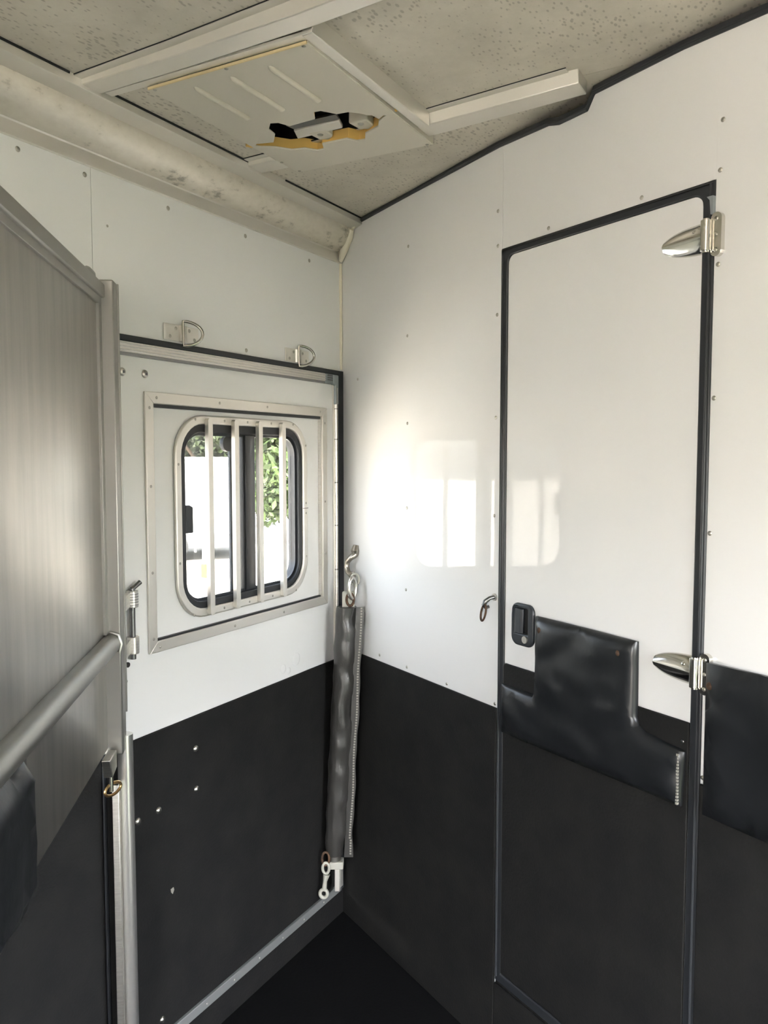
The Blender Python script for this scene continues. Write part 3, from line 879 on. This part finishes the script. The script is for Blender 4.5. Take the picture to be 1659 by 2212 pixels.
# ================================================================== TIE RINGS ABOVE THE SIDE DOOR
for x0, x1, zc_, lab in ((-0.790, -0.672, 1.791, 'steel tie ring on plate above the window, farther from the corner'),
                         (-0.307, -0.190, 1.789, 'steel tie ring on plate above the window, nearer to the corner')):
    tr_ = thing('tie_ring', FA, ((x0 + x1) / 2, 0, zc_ - 0.02), lab, 'tie ring', 'tie rings above the side door')
    part(tr_, 'plate', MB().box(x0, x1, -0.0035, 0, zc_ - 0.019, zc_ + 0.019), 'alu_pale', bevel=0.001)
    xm = (x0 + x1) / 2 + 0.002
    part(tr_, 'strap', MB().prism([[(xm - 0.014, 0.0), (xm - 0.010, -0.009), (xm + 0.010, -0.009), (xm + 0.014, 0.0)]], zc_ - 0.019, zc_ + 0.019, 'z'), 'steel', bevel=0.001)
    for dx, dz in ((-0.022, 0.010), (-0.042, -0.010), (0.024, 0.010), (0.042, -0.010)):
        screw_at(tr_, xm + dx, zc_ + dz, -0.0035, 0.0045, 'plate_screw', 'screw')
    path = [(xm - 0.004, -0.010, zc_ - 0.029)] + [(xm - 0.004, -0.010, zc_ - 0.029 + 0.058 * k / 6) for k in range(1, 7)]
    for k in range(1, 16):
        a = PI / 2 - PI * k / 16
        path.append((xm - 0.004 + 0.046 * math.cos(a) * 0.75, -0.010 - 0.030 * math.cos(a), zc_ + 0.029 * math.sin(a)))
    part(tr_, 'ring', MB().tube(path, 0.0038, 10, close=True), 'ring_steel')

# ================================================================== STALL DIVIDER
dv = thing('stall_divider', FD, (0, 0, 0), 'aluminium sheet stall divider hinged on its bright post', 'stall divider')
LN = -0.98
part(dv, 'upper_sheet', MB().box(LN + 0.02, -0.02, -0.003, 0.003, 1.10, 1.83), 'sheet')
part(dv, 'lower_sheet', MB().prism([[(LN + 0.02, 0.885), (-0.035, 0.885), (-0.035, 1.13), (LN + 0.02, 1.13)]], -0.002, 0.004), 'sheet')
part(dv, 'top_rail', MB().box(LN, -0.015, -0.016, 0.016, 1.821, 1.849), 'alu_dull', bevel=0.003)
part(dv, 'sheet_channel', MB().box(LN, -0.035, -0.009, 0.009, 1.807, 1.822), 'alu_dull', bevel=0.001)
part(dv, 'end_post', MB().box(-0.040, 0.0, -0.033, 0.016, 0.87, 1.858), 'alu_dull', bevel=0.003)
part(dv, 'post_channel', MB().box(-0.062, -0.038, -0.009, 0.009, 1.13, 1.81), 'alu_dull', bevel=0.001)
part(dv, 'post_edge_strip', MB().box(-0.001, 0.004, -0.036, 0.010, 0.95, 1.857), 'alu_dull', bevel=0.001)
part(dv, 'mid_rail', MB().tube([(LN, -0.012, 1.108), (-0.030, -0.012, 1.108)], 0.021, 20), 'alu_dull')
part(dv, 'weld_bead', MB().tube([(-0.042, -0.030, 1.091), (-0.040, -0.034, 1.108), (-0.042, -0.028, 1.127), (-0.044, -0.012, 1.133)], [0.004, 0.005, 0.005, 0.003], 8), 'alu_dull')
part(dv, 'latch_bump', MB().tube([(-0.155, 0.0, 1.850), (-0.120, 0.0, 1.858), (-0.085, 0.0, 1.858), (-0.06, 0, 1.850)], [0.006, 0.009, 0.009, 0.005], 10), 'alu_dull')
part(dv, 'rivet', MB().dome((-0.02, -0.019, 0.888), (0, -1, 0), 0.006, 0.004, 12, 3), 'chrome')
# lower hinge post
part(dv, 'post', MB().cyl((0.004, -0.029, 0.0), (0.004, -0.029, 0.90), 0.0165, 24), 'alu_bright')
part(dv, 'post_angle', MB().box(-0.030, -0.010, -0.020, -0.006, 0.0, 0.80), 'alu', bevel=0.001)
# spring pin under the sheet
part(dv, 'pin_sleeve', MB().prism([[(-0.115, 0.885), (-0.050, 0.885), (-0.050, 0.848), (-0.095, 0.842)]], -0.022, -0.004), 'alu', bevel=0.002)
part(dv, 'pin', MB().cyl((-0.075, -0.014, 0.806), (-0.075, -0.014, 0.846), 0.0048, 14), 'chrome')
lp = [(-0.068 + 0.020 * math.cos(a), -0.016 - 0.012 * math.cos(a), 0.808 + 0.0125 * math.sin(a)) for a in [2 * PI * k / 24 for k in range(24)]]
part(dv, 'pin_ring', MB().tube(lp, 0.0032, 8, close=True), 'brass')
# barrel hinge between the end post and the side wall
part(dv, 'hinge_barrel', MB().cyl((0.081, -0.036, 1.163), (0.081, -0.036, 1.200), 0.0135, 20), 'alu', bevel=0.001)
for z in (1.168, 1.174, 1.180, 1.186, 1.192):
    part(dv, 'barrel_groove', MB().cyl((0.081, -0.036, z), (0.081, -0.036, z + 0.0016), 0.0139, 20), 'dark_steel')
part(dv, 'hinge_barrel', MB().cyl((0.081, -0.036, 1.058), (0.081, -0.036, 1.096), 0.0135, 20), 'alu', bevel=0.001)
part(dv, 'hinge_arm', MB().box(0.0, 0.074, -0.034, -0.024, 1.165, 1.197), 'alu', bevel=0.001)
part(dv, 'hinge_arm', MB().box(0.0, 0.074, -0.034, -0.024, 1.061, 1.092), 'alu', bevel=0.001)
part(dv, 'hinge_rod', MB().cyl((0.081, -0.036, 1.045), (0.081, -0.036, 1.205), 0.0065, 14), 'dark_steel')
part(dv, 'hinge_handle', MB().tube([(0.081, -0.036, 1.203), (0.086, -0.042, 1.208), (0.096, -0.052, 1.217)], [0.006, 0.005, 0.0055], 10), 'dark_steel')
# vinyl shoulder pad on the near end of the divider
lp = [(-0.612, 1.086)] + [(-0.612 - 0.08 * k, 1.086) for k in range(1, 4)] + [(-0.965, 1.086), (-0.965, 0.875)] + [(-0.612 - 0.08 * k, 0.872) for k in range(3, 0, -1)] + [(-0.625, 0.876), (-0.614, 0.892), (-0.612, 0.95), (-0.612, 1.03)]
part(dv, 'vinyl_pad', pad_mesh(lp, -0.030, -0.004, 0.03, 0.006, 5), 'vinyl', smooth=60, label='padded black vinyl cover on the lower sheet')

# ================================================================== ROOF VENT PANEL WITH THE BROKEN OPENING
rv = thing('roof_vent_panel', FA, (-0.785, -0.385, 2.196), 'ivory ribbed roof panel with a torn opening showing yellow foam', 'roof panel')
hole = [(-0.711, -0.213), (-0.762, -0.269), (-0.767, -0.291), (-0.798, -0.319), (-0.792, -0.335), (-0.767, -0.346), (-0.772, -0.414), (-0.801, -0.43), (-0.8, -0.446), (-0.771, -0.466), (-0.768, -0.492), (-0.751, -0.509), (-0.735, -0.519), (-0.716, -0.552), (-0.698, -0.524), (-0.674, -0.509), (-0.654, -0.466), (-0.624, -0.448), (-0.626, -0.429), (-0.647, -0.416), (-0.648, -0.351), (-0.621, -0.338), (-0.621, -0.321), (-0.644, -0.302), (-0.652, -0.271), (-0.683, -0.247), (-0.702, -0.218)]
outer = [(-1.0405, -0.2115), (-0.5225, -0.1985), (-0.5285, -0.5665), (-1.0425, -0.5765)]
part(rv, 'panel', MB().prism([outer, hole], 2.1965, 2.2005, 'z'), 'vent_plastic', bevel=0.0008)
part(rv, 'foam_edge', MB().prism([[(-1.0425, -0.212), (-1.0395, -0.212), (-1.0415, -0.5765), (-1.0445, -0.5765)]], 2.1955, 2.2000, 'z'), 'foam_pale')
part(rv, 'side_flange', MB().prism([[(-1.0425, -0.5772), (-0.5285, -0.5672), (-0.5285, -0.5692), (-1.0425, -0.5792)]], 2.197, 2.232, 'z'), 'vent_plastic')
for y in (-0.297, -0.384, -0.471):
    n_ = 12
    part(rv, 'rib', MB().tube([(-1.007, y, 2.1985), (-1.000, y, 2.1965), (-0.99, y, 2.196), (-0.86, y, 2.1955), (-0.848, y, 2.1955), (-0.842, y, 2.198)], [0.003, 0.0055, 0.006, 0.006, 0.006, 0.004], 12), 'vent_plastic')
for x, y in ((-1.033, -0.222), (-1.035, -0.397), (-1.036, -0.566), (-0.530, -0.208), (-0.535, -0.557), (-0.60, -0.205)):
    part(rv, 'panel_screw', MB().dome((x, y, 2.1965), (0, 0, -1), 0.004, 0.002, 12, 3), 'screw')


def shrink(loop, k):
    cx = sum(p[0] for p in loop) / len(loop); cy = sum(p[1] for p in loop) / len(loop)
    return [(cx + (x - cx) * k, cy + (y - cy) * k) for x, y in loop]


fo = shrink(hole, 1.04)
part(rv, 'foam_core', MB().prism([shrink(hole, 1.16), fo], 2.2006, 2.2225, 'z'), 'foam')
part(rv, 'cavity_shade', MB().prism([rect(-0.838, -0.602, -0.5585, -0.2015), rect(-0.834, -0.606, -0.5545, -0.2055)], 2.2225, 2.285, 'z'), 'dark')  # black shell stands in for the shade inside the roof cavity
part(rv, 'cavity_shade_top', MB().box(-0.838, -0.602, -0.5585, -0.2015, 2.285, 2.29), 'dark')  # black lid, same painted shade
part(rv, 'latch_bar', MB().prism([[(-0.7172, -0.322), (-0.7152, -0.438), (-0.6803, -0.4255), (-0.6765, -0.304)]], 2.2075, 2.2165, 'z'), 'alu_pale', bevel=0.002)
part(rv, 'latch_plate', MB().prism([[(-0.742, -0.318), (-0.738, -0.444), (-0.7152, -0.438), (-0.7172, -0.322)]], 2.2115, 2.2165, 'z'), 'dark_steel', bevel=0.001)
for x, y in ((-0.684, -0.4709), (-0.676, -0.3627)):
    mt = part(rv, 'screw_pad', MB().prism([[(x - 0.012, y - 0.024), (x - 0.016, y + 0.020), (x + 0.024, y + 0.016), (x + 0.034, y - 0.002), (x + 0.020, y - 0.022)]], 2.2056, 2.24, 'z'), 'vent_plastic', bevel=0.003)
    part(mt, 'pad_screw', MB().dome((x - 0.001, y - 0.002, 2.2056), (0, 0, -1), 0.007, 0.003, 14, 3), 'screw')
for pts in ([(-0.711, -0.213), (-0.762, -0.269), (-0.767, -0.291), (-0.735, -0.285), (-0.70, -0.255)], [(-0.735, -0.519), (-0.716, -0.552), (-0.698, -0.524)]):
    part(rv, 'torn_flap', MB().prism([pts], 2.2012, 2.2035, 'z'), 'vent_plastic')

# ================================================================== OUTDOORS, SEEN THROUGH THE WINDOW
g = MB().box(-60, 60, -60, 60, -0.55, -0.45).build('ground', 'gravel')
tag(g, 'sunlit pale gravel yard outside the window', 'ground', kind='structure')
g = MB().box(-30, 30, -40, -2.12, -0.45, -0.435).build('absorber', 'absorber', matrix=FA)  # added out of view to cut bounce onto the upper side wall
tag(g, 'unseen dark ground strip added to cut bounce light at the side opening', 'absorber', kind='structure')


GZ = -0.45
# white box trailer
FT = frame(Vector((-3.40, 15.2, GZ)), Vector((0.97, 0.25, 0)).normalized())
bt = thing('box_trailer', FT, (0, 0, 0), 'white box trailer parked in the yard behind the window', 'trailer')
part(bt, 'body', MB().box(-1.9, 0.92, 0, 1.9, 0.48, 1.93), 'paint', bevel=0.04, seg=3)
part(bt, 'skirt', MB().box(-1.9, 0.90, 0.02, 1.88, 0.24, 0.48), 'grey_trim', bevel=0.01)
for x in (-1.2, -0.5):
    wh = part(bt, 'wheel', MB().cyl((x, -0.02, 0.28), (x, 0.20, 0.28), 0.28, 24), 'tyre', bevel=0.03)
    part(wh, 'hub', MB().cyl((x, -0.04, 0.28), (x, 0.0, 0.28), 0.14, 18), 'paint')
part(bt, 'corner_cap', MB().box(0.90, 0.94, -0.01, 0.05, 0.48, 1.93), 'alu_pale')
part(bt, 'drawbar', MB().box(0.9, 1.15, 0.85, 0.97, 0.36, 0.46), 'grey_trim')
# jack post with yellow tag
jb = Vector((-2.54, 11.6, GZ))
jk = thing('jack_post', FW, (jb.x, jb.y, GZ), 'thin pale jack post with a yellow tag in the yard', 'jack post')
part(jk, 'tube', MB().cyl((jb.x, jb.y, GZ), (jb.x, jb.y, 0.28), 0.035, 14), 'paint')
part(jk, 'foot', MB().cyl((jb.x, jb.y, GZ), (jb.x, jb.y, GZ + 0.03), 0.12, 18), 'grey_trim')
part(jk, 'crank', MB().tube([(jb.x, jb.y, 0.24), (jb.x - 0.12, jb.y, 0.26), (jb.x - 0.13, jb.y, 0.14)], 0.02, 8), 'grey_trim')
part(jk, 'yellow_tag', MB().box(jb.x - 0.045, jb.x + 0.07, jb.y - 0.05, jb.y - 0.036, -0.22, -0.02), 'yellow', bevel=0.005)
# white car, only its bonnet shows
FC = frame(Vector((-1.10, 6.60, GZ)), Vector((0.30, 0.954, 0)))
cr = thing('car', FC, (0, 0, 0), 'white parked car seen low through the window', 'car')
prof = [(-4.0, 0.30), (-4.0, 0.80), (-3.6, 0.98), (-1.25, 0.98), (-0.45, 0.93), (-0.05, 0.80), (0.0, 0.62), (0.0, 0.30)]
mb = MB()
mb.loft([[(x, y, 0.30 + (z - 0.30) * k) for x, z in prof] for y, k in ((0.0, 0.88), (0.10, 0.97), (0.35, 1.0), (1.35, 1.0), (1.60, 0.97), (1.70, 0.88))])
part(cr, 'body', mb, 'paint', smooth=50)
mb = MB()
roof = [(-3.7, 0.97), (-3.0, 1.12), (-2.2, 1.13), (-1.5, 1.05), (-1.2, 0.97)]
mb.loft([[(x, y, 0.96 + (z - 0.96) * k) for x, z in roof] for y, k in ((0.10, 0.6), (0.22, 1.0), (1.48, 1.0), (1.60, 0.6))])
part(cr, 'windscreen', mb, 'carglass', smooth=50)
for x in (-3.2, -0.75):
    for y in (-0.02, 1.54):
        part(cr, 'wheel', MB().cyl((x, y, 0.30), (x, y + 0.18, 0.30), 0.30, 24), 'tyre', bevel=0.03)


def tree(fr_base, h, crown, n, leaf, label, seed):
    rnd = random.Random(seed)
    t_ = thing('tree', FW, fr_base, label, 'tree', 'trees beyond the yard')
    bx_, by_, bz_ = fr_base
    part(t_, 'trunk', MB().tube([(bx_, by_, bz_), (bx_ + 0.1, by_, bz_ + h * 0.3), (bx_ - 0.1, by_ + 0.1, bz_ + h * 0.62)], [0.22, 0.16, 0.08], 10), 'bark')
    for k in range(4):
        a = k * 1.7 + seed
        part(t_, 'branch', MB().tube([(bx_, by_, bz_ + h * (0.28 + 0.07 * k)), (bx_ + math.cos(a) * crown * 0.5, by_ + math.sin(a) * crown * 0.5, bz_ + h * (0.5 + 0.06 * k))], [0.08, 0.03], 8), 'bark')
    vs, fs = [], []
    clumps = []
    for k in range(34):
        a = rnd.uniform(0, 2 * PI); q = rnd.random() ** 0.5; zz = rnd.uniform(0.10, 1.0)
        rad = crown * q * (1.05 - 0.6 * abs(zz - 0.45))
        clumps.append((bx_ + math.cos(a) * rad, by_ + math.sin(a) * rad, bz_ + h * zz, rnd.uniform(0.35, 0.75)))
    for k in range(n):
        cx, cy, cz, cr_ = clumps[k % len(clumps)]
        v = Vector((rnd.gauss(0, 1), rnd.gauss(0, 1), rnd.gauss(0, 0.8)))
        v = v.normalized() * cr_ * rnd.random() ** 0.4
        p = Vector((cx, cy, cz)) + v
        if p.z < bz_ + 0.05:
            continue
        u = Vector((rnd.gauss(0, 1), rnd.gauss(0, 1), rnd.gauss(0, 1))).normalized()
        w_ = u.cross(Vector((rnd.gauss(0, 1), rnd.gauss(0, 1), rnd.gauss(0, 1)))).normalized()
        s_ = rnd.uniform(0.07, 0.15)
        b0 = len(vs)
        vs += [p - u * s_, p - w_ * s_ * 0.5, p + u * s_, p + w_ * s_ * 0.5]
        fs.append((b0, b0 + 1, b0 + 2, b0 + 3))
    me = bpy.data.meshes.new('foliage')
    me.from_pydata([tuple(v - Vector(fr_base)) for v in vs], [], fs)
    me.materials.append(M[leaf])
    o = bpy.data.objects.new('foliage', me)
    COL.objects.link(o)
    o.parent = t_
    o['kind'] = 'stuff'
    return t_


tree((-4.9, 22.5, GZ), 3.7, 2.1, 15000, 'leaf_a', 'mid green tree standing behind the white box trailer', 1)
tree((-1.95, 18.6, GZ), 4.2, 0.9, 8000, 'leaf_b', 'bright green leafy tree in the right half of the window', 2)
tree((-3.4, 29.5, GZ), 4.6, 2.2, 7000, 'leaf_b', 'pale green tree farther off behind the bright leafy tree', 4)
